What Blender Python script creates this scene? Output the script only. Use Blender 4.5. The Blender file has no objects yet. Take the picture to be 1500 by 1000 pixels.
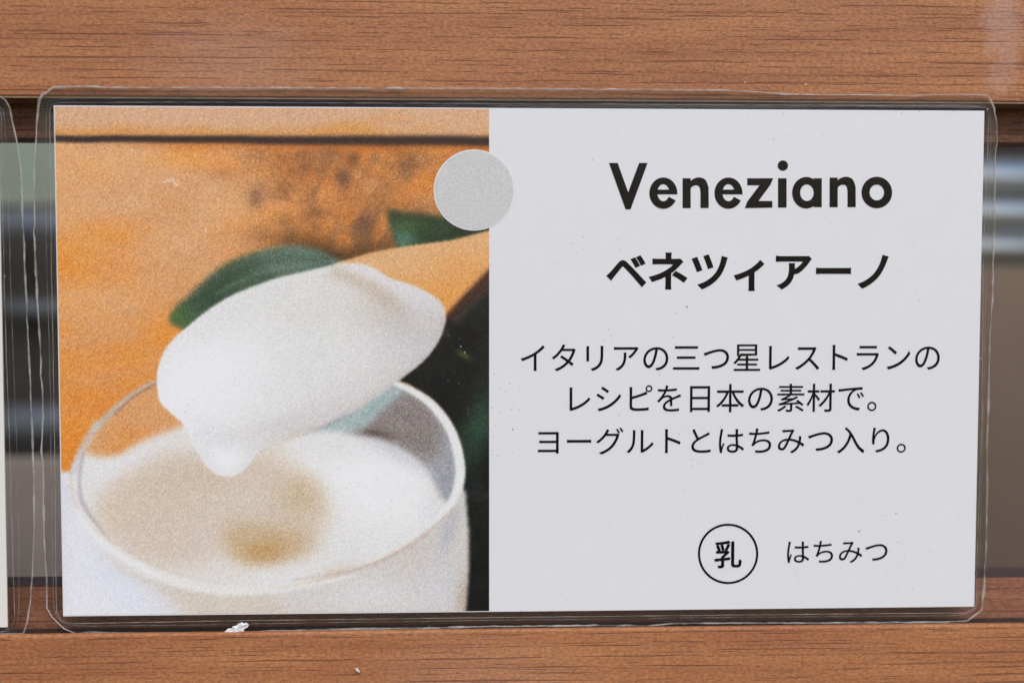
import bpy, bmesh, math, random
import numpy as np
from mathutils import Matrix, Vector

random.seed(7)
rng = np.random.default_rng(11)
MM = 0.001
scene = bpy.context.scene
C = scene.collection

# ------------------------------------------------------------------ camera
CAM = np.array([-9.786, -173.202, 6.958])                 # millimetres
YAW, PITCH, ROLL = -0.046531, -0.025213, 0.000727
FPX = 50.0 / 36.0 * 1500.0
def _rot(a, b, c):
    ca, sa, cb, sb, cc, sc = math.cos(a), math.sin(a), math.cos(b), math.sin(b), math.cos(c), math.sin(c)
    Rz = np.array([[ca, -sa, 0], [sa, ca, 0], [0, 0, 1]])
    Rx = np.array([[1, 0, 0], [0, cb, -sb], [0, sb, cb]])
    Ry = np.array([[cc, 0, sc], [0, 1, 0], [-sc, 0, cc]])
    return Rz @ Rx @ Ry
RM = _rot(YAW, PITCH, ROLL)
cam_data = bpy.data.cameras.new('camera')
cam_data.lens = 50; cam_data.sensor_width = 36
cam_data.clip_start = 0.005; cam_data.clip_end = 50
cam_data.dof.use_dof = True
cam_data.dof.focus_distance = 0.1745
cam_data.dof.aperture_fstop = 10.0
cam = bpy.data.objects.new('camera', cam_data); C.objects.link(cam)
cam.matrix_world = Matrix((
    (RM[0][0], RM[0][2], -RM[0][1], CAM[0] * MM),
    (RM[1][0], RM[1][2], -RM[1][1], CAM[1] * MM),
    (RM[2][0], RM[2][2], -RM[2][1], CAM[2] * MM),
    (0, 0, 0, 1)))
scene.camera = cam

# ------------------------------------------------------------------ sky and soft sun (bright shade in front of a shop)
SUN_EL, SUN_AZ = math.radians(45), math.radians(18)       # from behind the viewer, a little from the right
world = bpy.data.worlds.new('World'); scene.world = world; world.use_nodes = True
nt = world.node_tree; nt.nodes.clear()
wo = nt.nodes.new('ShaderNodeOutputWorld'); bg = nt.nodes.new('ShaderNodeBackground'); sky = nt.nodes.new('ShaderNodeTexSky')
sky.sky_type = 'NISHITA'; sky.sun_disc = False
sky.sun_elevation = SUN_EL; sky.sun_rotation = math.pi - SUN_AZ
sky.air_density = 1.0; sky.dust_density = 1.2; sky.ozone_density = 1.0
bg.inputs['Strength'].default_value = 0.10
nt.links.new(sky.outputs[0], bg.inputs[0]); nt.links.new(bg.outputs[0], wo.inputs[0])
sun_data = bpy.data.lights.new('sun', 'SUN'); sun_data.energy = 1.5; sun_data.angle = math.radians(45); sun_data.color = (1, 0.975, 0.94)
sun = bpy.data.objects.new('sun', sun_data); C.objects.link(sun)
sd = Vector((math.sin(SUN_AZ) * math.cos(SUN_EL), -math.cos(SUN_AZ) * math.cos(SUN_EL), math.sin(SUN_EL)))
sun.rotation_euler = sd.to_track_quat('Z', 'Y').to_euler()
scene.view_settings.view_transform = 'Standard'
scene.view_settings.look = 'None'
scene.view_settings.gamma = 1.0
scene.view_settings.use_curve_mapping = False
scene.view_settings.exposure = 0.64
scene.cycles.transparent_max_bounces = 24
scene.cycles.max_bounces = 10

# ------------------------------------------------------------------ helpers: photo pixel <-> place
def ray(px, py):
    d = RM @ np.array([(px - 750) / FPX, 1.0, (500 - py) / FPX])
    return d
def at_depth(px, py, y):                                   # point on the vertical plane Y = y (mm)
    d = ray(px, py); t = (y - CAM[1]) / d[1]
    return CAM + d * t
TILT = math.radians(2.0)
CARD_H = 61.765
CO = np.array([0.0, -0.45 + math.sin(TILT) * (CARD_H / 2 + 2.5), 0.0])   # card plane: point, up, normal
CU = np.array([0.0, -math.sin(TILT), math.cos(TILT)])
CN = np.array([0.0, -math.cos(TILT), -math.sin(TILT)])     # towards the viewer
def to_card(px, py):                                       # pixel -> (u, v) on the card plane, mm
    d = ray(px, py); t = np.dot(CO - CAM, CN) / np.dot(d, CN)
    p = CAM + d * t
    return p[0], np.dot(p - CO, CU)
def card_pt(u, v, n=0.0):
    return CO + np.array([u, 0, 0]) + CU * v + CN * n
def project(P):                                            # P (N,3) mm -> pixels
    q = (P - CAM) @ RM
    return 750 + FPX * q[:, 0] / q[:, 1], 500 - FPX * q[:, 2] / q[:, 1]
def lin(c):
    c = np.asarray(c, dtype=float) / 255.0
    return np.where(c <= 0.04045, c / 12.92, ((c + 0.055) / 1.055) ** 2.4)

# ------------------------------------------------------------------ helpers: objects
def link_mesh(name, me, mat=None, parent=None):
    o = bpy.data.objects.new(name, me); C.objects.link(o)
    if mat: me.materials.append(mat)
    if parent: o.parent = parent; o.matrix_parent_inverse = parent.matrix_world.inverted()
    return o
def from_pts(name, verts, faces, mat=None, parent=None, smooth=False):
    me = bpy.data.meshes.new(name)
    me.from_pydata([tuple(np.asarray(v) * MM) for v in verts], [], faces); me.update()
    if smooth:
        for p in me.polygons: p.use_smooth = True
    return link_mesh(name, me, mat, parent)
def box(name, x0, x1, y0, y1, z0, z1, mat, parent=None, bevel=0.0, cuts=0):
    bm = bmesh.new(); bmesh.ops.create_cube(bm, size=1)
    for v in bm.verts:
        v.co = Vector(((x0 + x1) / 2 + v.co.x * (x1 - x0), (y0 + y1) / 2 + v.co.y * (y1 - y0), (z0 + z1) / 2 + v.co.z * (z1 - z0))) * MM
    if bevel:
        bmesh.ops.bevel(bm, geom=bm.edges[:], offset=bevel * MM, segments=3, affect='EDGES', profile=0.5)
    me = bpy.data.meshes.new(name); bm.to_mesh(me); bm.free()
    return link_mesh(name, me, mat, parent)
def empty(name, loc, label, cat, group=None):
    o = bpy.data.objects.new(name, None); C.objects.link(o)
    o.location = tuple(np.asarray(loc) * MM); o.empty_display_size = 0.005
    tag(o, label, cat, group)
    bpy.context.view_layer.update()
    return o
def tag(o, label, cat, group=None):
    o['label'] = label; o['category'] = cat
    if group: o['group'] = group
def tube(name, pts, radii, mat, parent=None, n=6, closed=False):
    pts = [np.asarray(p, float) for p in pts]; m = len(pts)
    if np.isscalar(radii): radii = [radii] * m
    V, F = [], []
    for i, p in enumerate(pts):
        a = pts[(i - 1) % m] if (closed or i > 0) else p
        b = pts[(i + 1) % m] if (closed or i < m - 1) else p
        t = b - a; t /= (np.linalg.norm(t) + 1e-9)
        s = np.cross(t, CN); s /= (np.linalg.norm(s) + 1e-9); w = np.cross(s, t)
        for k in range(n):
            an = 2 * math.pi * k / n
            V.append(p + radii[i] * (math.cos(an) * s + math.sin(an) * w))
    for i in range(m if closed else m - 1):
        j = (i + 1) % m
        for k in range(n):
            k2 = (k + 1) % n
            F.append((i * n + k, i * n + k2, j * n + k2, j * n + k))
    if not closed:
        F.append(tuple(range(n - 1, -1, -1))); F.append(tuple((m - 1) * n + k for k in range(n)))
    return from_pts(name, V, F, mat, parent, smooth=True)

# ------------------------------------------------------------------ materials
def newmat(name):
    m = bpy.data.materials.new(name); m.use_nodes = True
    t = m.node_tree; t.nodes.clear()
    out = t.nodes.new('ShaderNodeOutputMaterial')
    return m, t, out
def N(t, typ, **kw):
    n = t.nodes.new(typ)
    for k, v in kw.items():
        if k in n.inputs.keys() if isinstance(k, str) else False: n.inputs[k].default_value = v
        else: setattr(n, k, v)
    return n
def L(t, a, b): t.links.new(a, b)
def ramp(t, fac, stops):
    r = t.nodes.new('ShaderNodeValToRGB')
    el = r.color_ramp.elements
    while len(el) < len(stops): el.new(0.5)
    for e, (p, c) in zip(el, stops):
        e.position = p; e.color = (*c, 1) if len(c) == 3 else c
    L(t, fac, r.inputs[0]); return r.outputs[0]
def mathn(t, op, a, b=None, clamp=False):
    n = t.nodes.new('ShaderNodeMath'); n.operation = op; n.use_clamp = clamp
    for i, v in enumerate((a, b)):
        if v is None: continue
        if isinstance(v, (int, float)): n.inputs[i].default_value = v
        else: L(t, v, n.inputs[i])
    return n.outputs[0]
def mixc(t, fac, a, b, mode='MIX'):
    n = t.nodes.new('ShaderNodeMix'); n.data_type = 'RGBA'; n.blend_type = mode
    if isinstance(fac, (int, float)): n.inputs[0].default_value = fac
    else: L(t, fac, n.inputs[0])
    for i, v in ((6, a), (7, b)):
        if isinstance(v, tuple): n.inputs[i].default_value = (*v, 1)
        else: L(t, v, n.inputs[i])
    return n.outputs[2]
def coords(t, scale=(1, 1, 1), loc=(0, 0, 0)):
    g = t.nodes.new('ShaderNodeNewGeometry'); mp = t.nodes.new('ShaderNodeMapping')
    mp.inputs['Scale'].default_value = scale; mp.inputs['Location'].default_value = loc
    L(t, g.outputs['Position'], mp.inputs['Vector'])
    return mp.outputs[0]
def noise(t, vec, scale, detail=3.0, rough=0.5):
    n = t.nodes.new('ShaderNodeTexNoise'); n.inputs['Scale'].default_value = scale
    n.inputs['Detail'].default_value = detail; n.inputs['Roughness'].default_value = rough
    L(t, vec, n.inputs['Vector']); return n.outputs['Fac']
def bump(t, h, strength, dist):
    b = t.nodes.new('ShaderNodeBump'); b.inputs['Strength'].default_value = strength; b.inputs['Distance'].default_value = dist
    L(t, h, b.inputs['Height']); return b.outputs[0]

SM1, GLARE, SM3 = [(at_depth(*q_, 0)[0] * MM, at_depth(*q_, 0)[2] * MM) for q_ in ((335, 85), (1468, 18), (700, 990))]    # pale wear smudges; the second is glare painted into the board colour
GAIN = 0.94
def wood_mat(name, dark=(96, 50, 35), mid=(153, 94, 60), light=(175, 116, 73), off=(0, 0, 0), gain=GAIN, smudge_glare=True):
    """printed wood-grain laminate: warm ground, short dark horizontal pores, fine pebbled emboss"""
    m, t, out = newmat(name)
    p = t.nodes.new('ShaderNodeBsdfPrincipled'); L(t, p.outputs[0], out.inputs[0])
    D, M_, Li = (tuple((lin(c) * gain).tolist()) for c in (dark, mid, light))
    wob = noise(t, coords(t, (25, 25, 25), off), 1.0, 2.0)
    cb = coords(t, (30, 30, 420), off)
    broad = noise(t, cb, 1.0, 3.0, 0.55)
    col = ramp(t, broad, [(0.30, M_), (0.66, Li)])
    fine = noise(t, coords(t, (1900, 1900, 2900), off), 1.0, 3.0, 0.75)
    col = mixc(t, 0.75, col, ramp(t, fine, [(0.3, (0.26, 0.26, 0.26)), (0.7, (0.76, 0.76, 0.76))]), 'OVERLAY')
    # dark pores: thin ragged lines that run along the board and break up, plus fine pepper
    sx_ = t.nodes.new('ShaderNodeSeparateXYZ'); L(t, coords(t), sx_.inputs[0])
    rag = mathn(t, 'SUBTRACT', noise(t, coords(t, (1500, 1500, 1500), off), 1.0, 3.0, 0.7), 0.5)
    def lines(pitch, half, fx, seed, lo, hi):
        # rows 'pitch' apart; in each row one wandering line whose thickness swells and dies along the board
        zz = mathn(t, 'ADD', mathn(t, 'MULTIPLY', sx_.outputs[2], 1000.0 / pitch), seed + off[2] * 10)
        idn = mathn(t, 'FLOOR', zz); fr = mathn(t, 'SUBTRACT', zz, idn)
        wn = t.nodes.new('ShaderNodeTexWhiteNoise'); wn.noise_dimensions = '1D'; L(t, idn, wn.inputs['W'])
        def row_noise(f, k, det):
            cb_ = t.nodes.new('ShaderNodeCombineXYZ')
            L(t, mathn(t, 'MULTIPLY', sx_.outputs[0], f), cb_.inputs[0]); L(t, mathn(t, 'MULTIPLY', idn, k), cb_.inputs[1])
            return noise(t, cb_.outputs[0], 1.0, det, 0.62)
        cen_ = mathn(t, 'ADD', mathn(t, 'MULTIPLY', wn.outputs['Value'], 0.36), 0.32)
        cen_ = mathn(t, 'ADD', cen_, mathn(t, 'MULTIPLY', mathn(t, 'SUBTRACT', row_noise(45, 7.31, 3.0), 0.5), 0.5))
        cen_ = mathn(t, 'ADD', cen_, mathn(t, 'MULTIPLY', rag, 0.22 / pitch))
        th = ramp(t, row_noise(fx, 13.77, 5.0), [(lo, (0, 0, 0)), (hi, (1, 1, 1))])
        d = mathn(t, 'ABSOLUTE', mathn(t, 'SUBTRACT', fr, cen_))
        r_ = mathn(t, 'DIVIDE', d, mathn(t, 'ADD', mathn(t, 'MULTIPLY', th, half / pitch), 0.0004))
        return mathn(t, 'MULTIPLY', ramp(t, r_, [(0.35, (1, 1, 1)), (1.0, (0, 0, 0))]), mathn(t, 'MINIMUM', mathn(t, 'MULTIPLY', th, 2.0), 1.0))
    pore1 = lines(1.35, 0.17, 62, 0.3, 0.44, 0.66)
    pore2 = lines(0.95, 0.13, 110, 40.7, 0.47, 0.66)
    pore4 = lines(0.62, 0.09, 190, 90.1, 0.50, 0.68)
    f3 = noise(t, coords(t, (1500, 1500, 3400), (off[0] + 2, 5, off[2] + 1)), 1.0, 3.0, 0.6)
    pore3 = ramp(t, f3, [(0.56, (0, 0, 0)), (0.70, (0.7, 0.7, 0.7))])
    pore = mathn(t, 'MAXIMUM', mathn(t, 'MAXIMUM', mathn(t, 'MAXIMUM', pore1, pore2), pore4), pore3)
    pore = mathn(t, 'MULTIPLY', pore, mathn(t, 'ADD', mathn(t, 'MULTIPLY', fine, 0.7), 0.5), True)
    col = mixc(t, mathn(t, 'MULTIPLY', pore, 0.72), col, D)
    # pale specks of dust
    vo = t.nodes.new('ShaderNodeTexVoronoi'); vo.inputs['Scale'].default_value = 430; L(t, coords(t, (1, 1, 1), off), vo.inputs['Vector'])
    sp = ramp(t, vo.outputs['Distance'], [(0.045, (1, 1, 1)), (0.075, (0, 0, 0))])
    sel = ramp(t, noise(t, coords(t, (1, 1, 1), off), 160, 2), [(0.60, (0, 0, 0)), (0.66, (1, 1, 1))])
    col = mixc(t, mathn(t, 'MULTIPLY', mathn(t, 'MULTIPLY', sp, sel), 0.55), col, (0.62, 0.5, 0.42))
    if smudge_glare:
        for (mx, mz), (kx, kz), amt in ((SM1, (60, 120), 0.11), (GLARE, (260, 60), 0.26), (SM3, (45, 120), 0.06)):
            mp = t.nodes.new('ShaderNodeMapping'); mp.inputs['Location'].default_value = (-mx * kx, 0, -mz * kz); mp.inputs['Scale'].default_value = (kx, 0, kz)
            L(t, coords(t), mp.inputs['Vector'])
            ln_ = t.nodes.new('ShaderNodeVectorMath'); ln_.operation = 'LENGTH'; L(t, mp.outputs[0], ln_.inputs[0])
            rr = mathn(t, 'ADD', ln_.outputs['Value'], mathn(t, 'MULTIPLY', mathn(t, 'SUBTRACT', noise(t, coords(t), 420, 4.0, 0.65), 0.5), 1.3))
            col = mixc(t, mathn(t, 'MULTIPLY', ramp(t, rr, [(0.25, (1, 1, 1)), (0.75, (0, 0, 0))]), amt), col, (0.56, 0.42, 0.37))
    L(t, col, p.inputs['Base Color'])
    p.inputs['Roughness'].default_value = 0.52
    p.inputs['Specular IOR Level'].default_value = 0.32
    h = mathn(t, 'SUBTRACT', mathn(t, 'MULTIPLY', fine, 0.6), mathn(t, 'MULTIPLY', pore, 0.9))
    L(t, bump(t, h, 0.55, 0.00012), p.inputs['Normal'])
    return m

def plain_mat(name, col, rough=0.6, metal=0.0, nscale=300, amp=0.25, bmp=0.0, spec=0.4, stretch=(1, 1, 1)):
    m, t, out = newmat(name)
    p = t.nodes.new('ShaderNodeBsdfPrincipled'); L(t, p.outputs[0], out.inputs[0])
    c = lin(col) if max(col) > 1.5 else np.array(col)
    a = tuple((c * (1 - amp)).tolist()); b = tuple(np.minimum(c * (1 + amp), 0.95).tolist())
    f = noise(t, coords(t, stretch), nscale, 4.0, 0.6)
    L(t, ramp(t, f, [(0.3, a), (0.7, b)]), p.inputs['Base Color'])
    p.inputs['Roughness'].default_value = rough; p.inputs['Metallic'].default_value = metal
    p.inputs['Specular IOR Level'].default_value = spec
    if bmp: L(t, bump(t, f, bmp, 0.0003), p.inputs['Normal'])
    return m

def film_mat(name, tint=0.95, milk=0.003, rough=0.10, dust=1.0, wave=0.14):
    """clear laminating film: see-through, thin gloss, a little milk, dust specks and fine scuffs"""
    m, t, out = newmat(name)
    tr = t.nodes.new('ShaderNodeBsdfTransparent'); tr.inputs[0].default_value = (tint, tint * 0.992, tint * 0.988, 1)
    gl = t.nodes.new('ShaderNodeBsdfGlossy'); gl.inputs['Roughness'].default_value = rough
    wv = noise(t, coords(t, (1, 1, 0.35)), 110, 3.0, 0.5)
    nb = bump(t, wv, wave, 0.0012); L(t, nb, gl.inputs['Normal'])
    lw = t.nodes.new('ShaderNodeLayerWeight'); lw.inputs['Blend'].default_value = 0.5; L(t, nb, lw.inputs['Normal'])
    fr = mathn(t, 'ADD', mathn(t, 'MULTIPLY', mathn(t, 'POWER', lw.outputs['Facing'], 5.0), 0.75), 0.016, True)   # the same from both sides of the sheet
    a = t.nodes.new('ShaderNodeMixShader'); L(t, fr, a.inputs[0]); L(t, tr.outputs[0], a.inputs[1]); L(t, gl.outputs[0], a.inputs[2])
    df = t.nodes.new('ShaderNodeBsdfDiffuse'); df.inputs[0].default_value = (0.78, 0.77, 0.75, 1)
    vo = t.nodes.new('ShaderNodeTexVoronoi'); vo.inputs['Scale'].default_value = 900; L(t, coords(t), vo.inputs['Vector'])
    sp = ramp(t, vo.outputs['Distance'], [(0.05, (1, 1, 1)), (0.10, (0, 0, 0))])
    sel = ramp(t, noise(t, coords(t), 330, 2), [(0.60, (0, 0, 0)), (0.67, (1, 1, 1))])
    scf = ramp(t, noise(t, coords(t, (1, 1, 0.4)), 800, 5.0, 0.7), [(0.66, (0, 0, 0)), (0.80, (0.12, 0.12, 0.12))])
    fac = mathn(t, 'ADD', mathn(t, 'MULTIPLY', mathn(t, 'MULTIPLY', sp, sel), 0.5 * dust), mathn(t, 'ADD', mathn(t, 'MULTIPLY', scf, dust), milk), True)
    b = t.nodes.new('ShaderNodeMixShader'); L(t, fac, b.inputs[0]); L(t, a.outputs[0], b.inputs[1]); L(t, df.outputs[0], b.inputs[2])
    L(t, b.outputs[0], out.inputs[0])
    return m

def edge_mat(name, alpha=0.6):
    m, t, out = newmat(name)
    tr = t.nodes.new('ShaderNodeBsdfTransparent'); tr.inputs[0].default_value = (0.95, 0.94, 0.93, 1)
    p = t.nodes.new('ShaderNodeBsdfPrincipled'); p.inputs['Base Color'].default_value = (0.62, 0.57, 0.53, 1); p.inputs['Roughness'].default_value = 0.3
    f = ramp(t, noise(t, coords(t), 420, 3, 0.6), [(0.34, (alpha * 0.25,) * 3), (0.66, (min(1, alpha * 1.35),) * 3)])
    a = t.nodes.new('ShaderNodeMixShader'); L(t, f, a.inputs[0]); L(t, tr.outputs[0], a.inputs[1]); L(t, p.outputs[0], a.inputs[2])
    L(t, a.outputs[0], out.inputs[0])
    return m

def paper_mat(name, col=(0.79, 0.795, 0.815)):
    m, t, out = newmat(name)
    p = t.nodes.new('ShaderNodeBsdfPrincipled'); L(t, p.outputs[0], out.inputs[0])
    f = noise(t, coords(t), 260, 5.0, 0.7)
    c = ramp(t, f, [(0.35, tuple(x * 0.99 for x in col)), (0.65, tuple(min(1, x * 1.008) for x in col))])
    # trapped specks of grit under the film
    for sc, lo, thr, amt in ((520, 0.04, 0.575, 0.8), (1100, 0.06, 0.58, 0.5)):
        vo = t.nodes.new('ShaderNodeTexVoronoi'); vo.inputs['Scale'].default_value = sc; L(t, coords(t), vo.inputs['Vector'])
        sp = ramp(t, vo.outputs['Distance'], [(lo, (1, 1, 1)), (lo * 2.2, (0, 0, 0))])
        sel = ramp(t, noise(t, coords(t), sc * 0.16, 3), [(thr, (0, 0, 0)), (thr + 0.06, (1, 1, 1))])
        c = mixc(t, mathn(t, 'MULTIPLY', mathn(t, 'MULTIPLY', sp, sel), amt), c, (0.2, 0.19, 0.19))
    L(t, c, p.inputs['Base Color'])
    p.inputs['Roughness'].default_value = 0.7; p.inputs['Specular IOR Level'].default_value = 0.2
    return m

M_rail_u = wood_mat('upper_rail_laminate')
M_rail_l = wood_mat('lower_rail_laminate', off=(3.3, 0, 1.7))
M_strip = wood_mat('inner_strip_laminate', dark=(70, 38, 30), mid=(122, 78, 58), light=(144, 95, 70), off=(1.1, 0, 5.2), smudge_glare=False)
M_ledge = plain_mat('dark_groove', (52, 38, 34), 0.85, nscale=900, amp=0.5, bmp=0.8)  # dark brown, mottled and bumpy over the whole ledge
M_darkedge = plain_mat('dark_edge_band', (66, 46, 42), 0.6, nscale=600, amp=0.25)
M_paleedge = plain_mat('pale_edge_band', (170, 135, 100), 0.5, nscale=600, amp=0.2)
M_paper = paper_mat('white_card_stock')
M_cream = paper_mat('cream_card_stock', (0.80, 0.78, 0.73))
M_ink = plain_mat('black_ink', (0.0038, 0.0034, 0.0065), 0.8, nscale=900, amp=0.5, spec=0.0)
M_film = film_mat('laminating_film')
M_film_back = film_mat('laminating_film_back', 0.85, 0.005, 0.12, 0.6)
M_pane = film_mat('window_pane_glass', 0.97, 0.012, 0.03, 0.5, 0.02)
M_cut = edge_mat('cut_plastic_edge', 0.36)
M_crease = edge_mat('seal_crease_glint', 0.22)
M_glint = edge_mat('film_glint', 0.10)
M_steel = plain_mat('brushed_steel', (0.62, 0.64, 0.66), 0.33, 1.0, nscale=200, amp=0.12, stretch=(0.1, 1, 6))
M_dull = plain_mat('dull_steel', (0.34, 0.36, 0.38), 0.6, 1.0, nscale=160, amp=0.3, stretch=(1, 1, 3))
M_brown = plain_mat('brown_board', (104, 84, 70), 0.7, nscale=60, amp=0.08)
M_greybrown = plain_mat('grey_brown_board', (182, 167, 157), 0.7, nscale=60, amp=0.08)
M_green = plain_mat('grey_green_board', (140, 150, 134), 0.6, nscale=50, amp=0.1)
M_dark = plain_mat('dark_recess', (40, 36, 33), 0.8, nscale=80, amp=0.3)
M_counter = plain_mat('counter_laminate', (120, 100, 86), 0.6, nscale=120, amp=0.12)
M_chip = plain_mat('pale_chip', (0.55, 0.47, 0.41), 0.9, nscale=1500, amp=0.15)
M_scrap = plain_mat('torn_white_paper', (0.66, 0.65, 0.64), 0.9, nscale=1500, amp=0.06, bmp=0.5)

# ------------------------------------------------------------------ the wooden frame
ZU, ZL, ZB = 31.85, -32.74, -75.0
Y_IN = 5.5                                                  # inner strips stand this far behind the rail faces
zi_u = 0.5 * (at_depth(50, 206, Y_IN)[2] + at_depth(1480, 206, Y_IN)[2])
zi_l = 0.5 * (at_depth(50, 857, Y_IN)[2] + at_depth(1480, 841, Y_IN)[2])
X0, X1 = -130, 120
box('counter', -170, 160, -30, 215, ZB - 8, ZB, M_counter)['kind'] = 'structure'
frame = empty('display_frame', (0, 3, ZB), 'brown wood-grain frame with two horizontal rails around a dark gap', 'frame')
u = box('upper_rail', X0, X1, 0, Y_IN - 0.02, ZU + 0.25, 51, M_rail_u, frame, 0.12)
box('edge_band', X0, X1, 0.25, Y_IN - 0.1, ZU, ZU + 0.24, M_paleedge, u)
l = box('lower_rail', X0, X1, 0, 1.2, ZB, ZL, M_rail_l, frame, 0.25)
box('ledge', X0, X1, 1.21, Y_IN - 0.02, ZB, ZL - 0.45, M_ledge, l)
s = box('inner_strip', X0, X1, Y_IN, Y_IN + 5.5, zi_u, 51, M_strip, frame, 0.15)
s = box('inner_strip', X0, X1, Y_IN, Y_IN + 5.5, ZB, zi_l - 0.3, M_strip, frame, 0.15)
box('edge_band', X0, X1, Y_IN + 0.1, Y_IN + 5.4, zi_l - 0.29, zi_l, M_darkedge, s)
for sx in (X0 - 12, X1):                                    # uprights that tie the rails together, outside the picture
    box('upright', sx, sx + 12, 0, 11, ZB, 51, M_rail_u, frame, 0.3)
pane = box('window_pane', X0 + 1, X1 - 1, Y_IN + 5.6, Y_IN + 7.6, ZB, 50, M_pane)
tag(pane, 'clear dusty glass pane standing behind the wooden frame', 'pane')

# ------------------------------------------------------------------ what shows blurred through the gap
YB = 95.0
def z_at(py, px, y): return at_depth(px, py, y)[2]
xr0, xr1 = 25, 118
b = box('brown_board', xr0, xr1 + 8, YB, YB + 4, ZB, z_at(392, 1480, YB), M_brown, None, 0.4)
tag(b, 'plain brown board below the steel tubes, behind the glass', 'board')
rack = empty('tube_rack', (70, YB + 14, ZB), 'rack of three bright steel tubes above the brown board', 'rack')
for k, (py, r, dy) in enumerate(((260, 3.2, 14), (313, 3.0, 12), (363, 3.0, 14))):
    y = YB + dy; z = z_at(py, 1480, y)
    tube('tube', [np.array([xr0 + 6, y, z]), np.array([xr1 + 14, y, z])], r, M_steel, rack, n=28)
zt = z_at(240, 1480, YB + 13)
box('post', xr0 + 1, xr0 + 6, YB + 9, YB + 18, ZB, zt, M_steel, rack)
box('post', xr1 + 14, xr1 + 19, YB + 9, YB + 18, ZB, zt, M_steel, rack)
b = box('grey_brown_board', -118, -20, YB, YB + 4, ZB, z_at(672, 45, YB), M_greybrown, None, 0.4)
tag(b, 'low grey-brown board behind the gap between the two cards', 'board')
rack2 = empty('tube_rack', (-70, YB + 14, ZB), 'rack of three dim steel tubes behind the gap between the cards', 'rack')
for py, r, dy in ((332, 3.2, 16), (452, 2.0, 22), (622, 4.2, 14)):
    y = YB + dy; z = z_at(py, 45, y)
    tube('tube', [np.array([-112, y, z]), np.array([-24, y, z])], r, M_dull, rack2, n=24)
zt2 = z_at(310, 45, YB + 16)
box('post', -117, -112, YB + 9, YB + 26, ZB, zt2, M_dull, rack2)
box('post', -24, -19, YB + 9, YB + 26, ZB, zt2, M_dull, rack2)
b = box('grey_green_board', -125, -15, YB + 30, YB + 33, ZB, 70, M_green, None, 0.4)
tag(b, 'tall grey-green board behind the dim steel tubes', 'board')
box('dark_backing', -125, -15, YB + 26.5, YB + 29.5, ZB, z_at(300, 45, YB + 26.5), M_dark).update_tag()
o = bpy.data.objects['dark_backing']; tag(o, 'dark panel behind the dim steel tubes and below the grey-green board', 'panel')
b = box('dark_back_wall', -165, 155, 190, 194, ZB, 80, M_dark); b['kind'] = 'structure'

# ------------------------------------------------------------------ numpy painter for the printed picture on the card
def vnoise(X, Y, sx, sy, seed):
    r = np.random.default_rng(seed); g = r.random((64, 64))
    a = X / sx + 17.3; b = Y / sy + 9.1
    i = np.floor(a).astype(int); j = np.floor(b).astype(int); fa = a - i; fb = b - j
    fa = fa * fa * fa * (fa * (fa * 6 - 15) + 10); fb = fb * fb * fb * (fb * (fb * 6 - 15) + 10)
    G = lambda p, q: g[p % 64, q % 64]
    return (G(i, j) * (1 - fa) + G(i + 1, j) * fa) * (1 - fb) + (G(i, j + 1) * (1 - fa) + G(i + 1, j + 1) * fa) * fb
def fbm(X, Y, sx, sy, seed, o=3):
    s = 0; a = 1; w = 0
    for k in range(o):
        s = s + a * vnoise(X, Y, sx / 2 ** k, sy / 2 ** k, seed + k); w += a; a *= 0.5
    return s / w
def spline(pts, closed=True, n=10):
    P = np.array(pts, float); m = len(P); out = []
    for i in range(m if closed else m - 1):
        p0 = P[(i - 1) % m] if (closed or i > 0) else P[0]; p1 = P[i]; p2 = P[(i + 1) % m]
        p3 = P[(i + 2) % m] if (closed or i + 2 < m) else P[-1]
        for k in range(n):
            t = k / n
            out.append(0.5 * (2 * p1 + (p2 - p0) * t + (2 * p0 - 5 * p1 + 4 * p2 - p3) * t * t + (3 * p1 - p0 - 3 * p2 + p3) * t ** 3))
    if not closed: out.append(P[-1])
    return np.array(out)
def blur(M, s):
    if s <= 0.05: return M
    r = int(math.ceil(3 * s)); k = np.exp(-0.5 * (np.arange(-r, r + 1) / s) ** 2); k /= k.sum()
    for ax in (0, 1):
        pad = [(0, 0), (0, 0)]; pad[ax] = (r, r); P = np.pad(M, pad, mode='edge'); O = np.zeros_like(M)
        for i, w in enumerate(k):
            O += w * (P[i:i + M.shape[0], :] if ax == 0 else P[:, i:i + M.shape[1]])
        M = O
    return M
NX, NY = 470, 540
u0, v1 = to_card(80.5, 154.5); ub, vb = to_card(91, 901.5); ur, _ = to_card(716.5, 500)
PU0, PU1 = -56.5, ur
PV0, PV1 = -CARD_H / 2, CARD_H / 2
gu = np.linspace(PU0 + 0.12, PU1, NX); gv = np.linspace(PV0 + 0.12, PV1 - 0.12, NY)
GU, GV = np.meshgrid(gu, gv)
P3 = CO + GU[..., None] * np.array([1.0, 0, 0]) + GV[..., None] * CU
px_, py_ = project(P3.reshape(-1, 3)); X = px_.reshape(NY, NX); Y = py_.reshape(NY, NX)
STEP = (X[0, -1] - X[0, 0]) / NX
def mask(pts, soft, curve=True):
    p = spline(pts) if curve else np.array(pts, float)
    ins = np.zeros(X.shape, bool)
    for i in range(len(p)):
        (x1, y1), (x2, y2) = p[i], p[(i + 1) % len(p)]
        if y1 == y2: continue
        c = ((y1 > Y) != (y2 > Y)) & (X < (x2 - x1) * (Y - y1) / (y2 - y1) + x1)
        ins ^= c
    return blur(ins.astype(float), soft / STEP)
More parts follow.
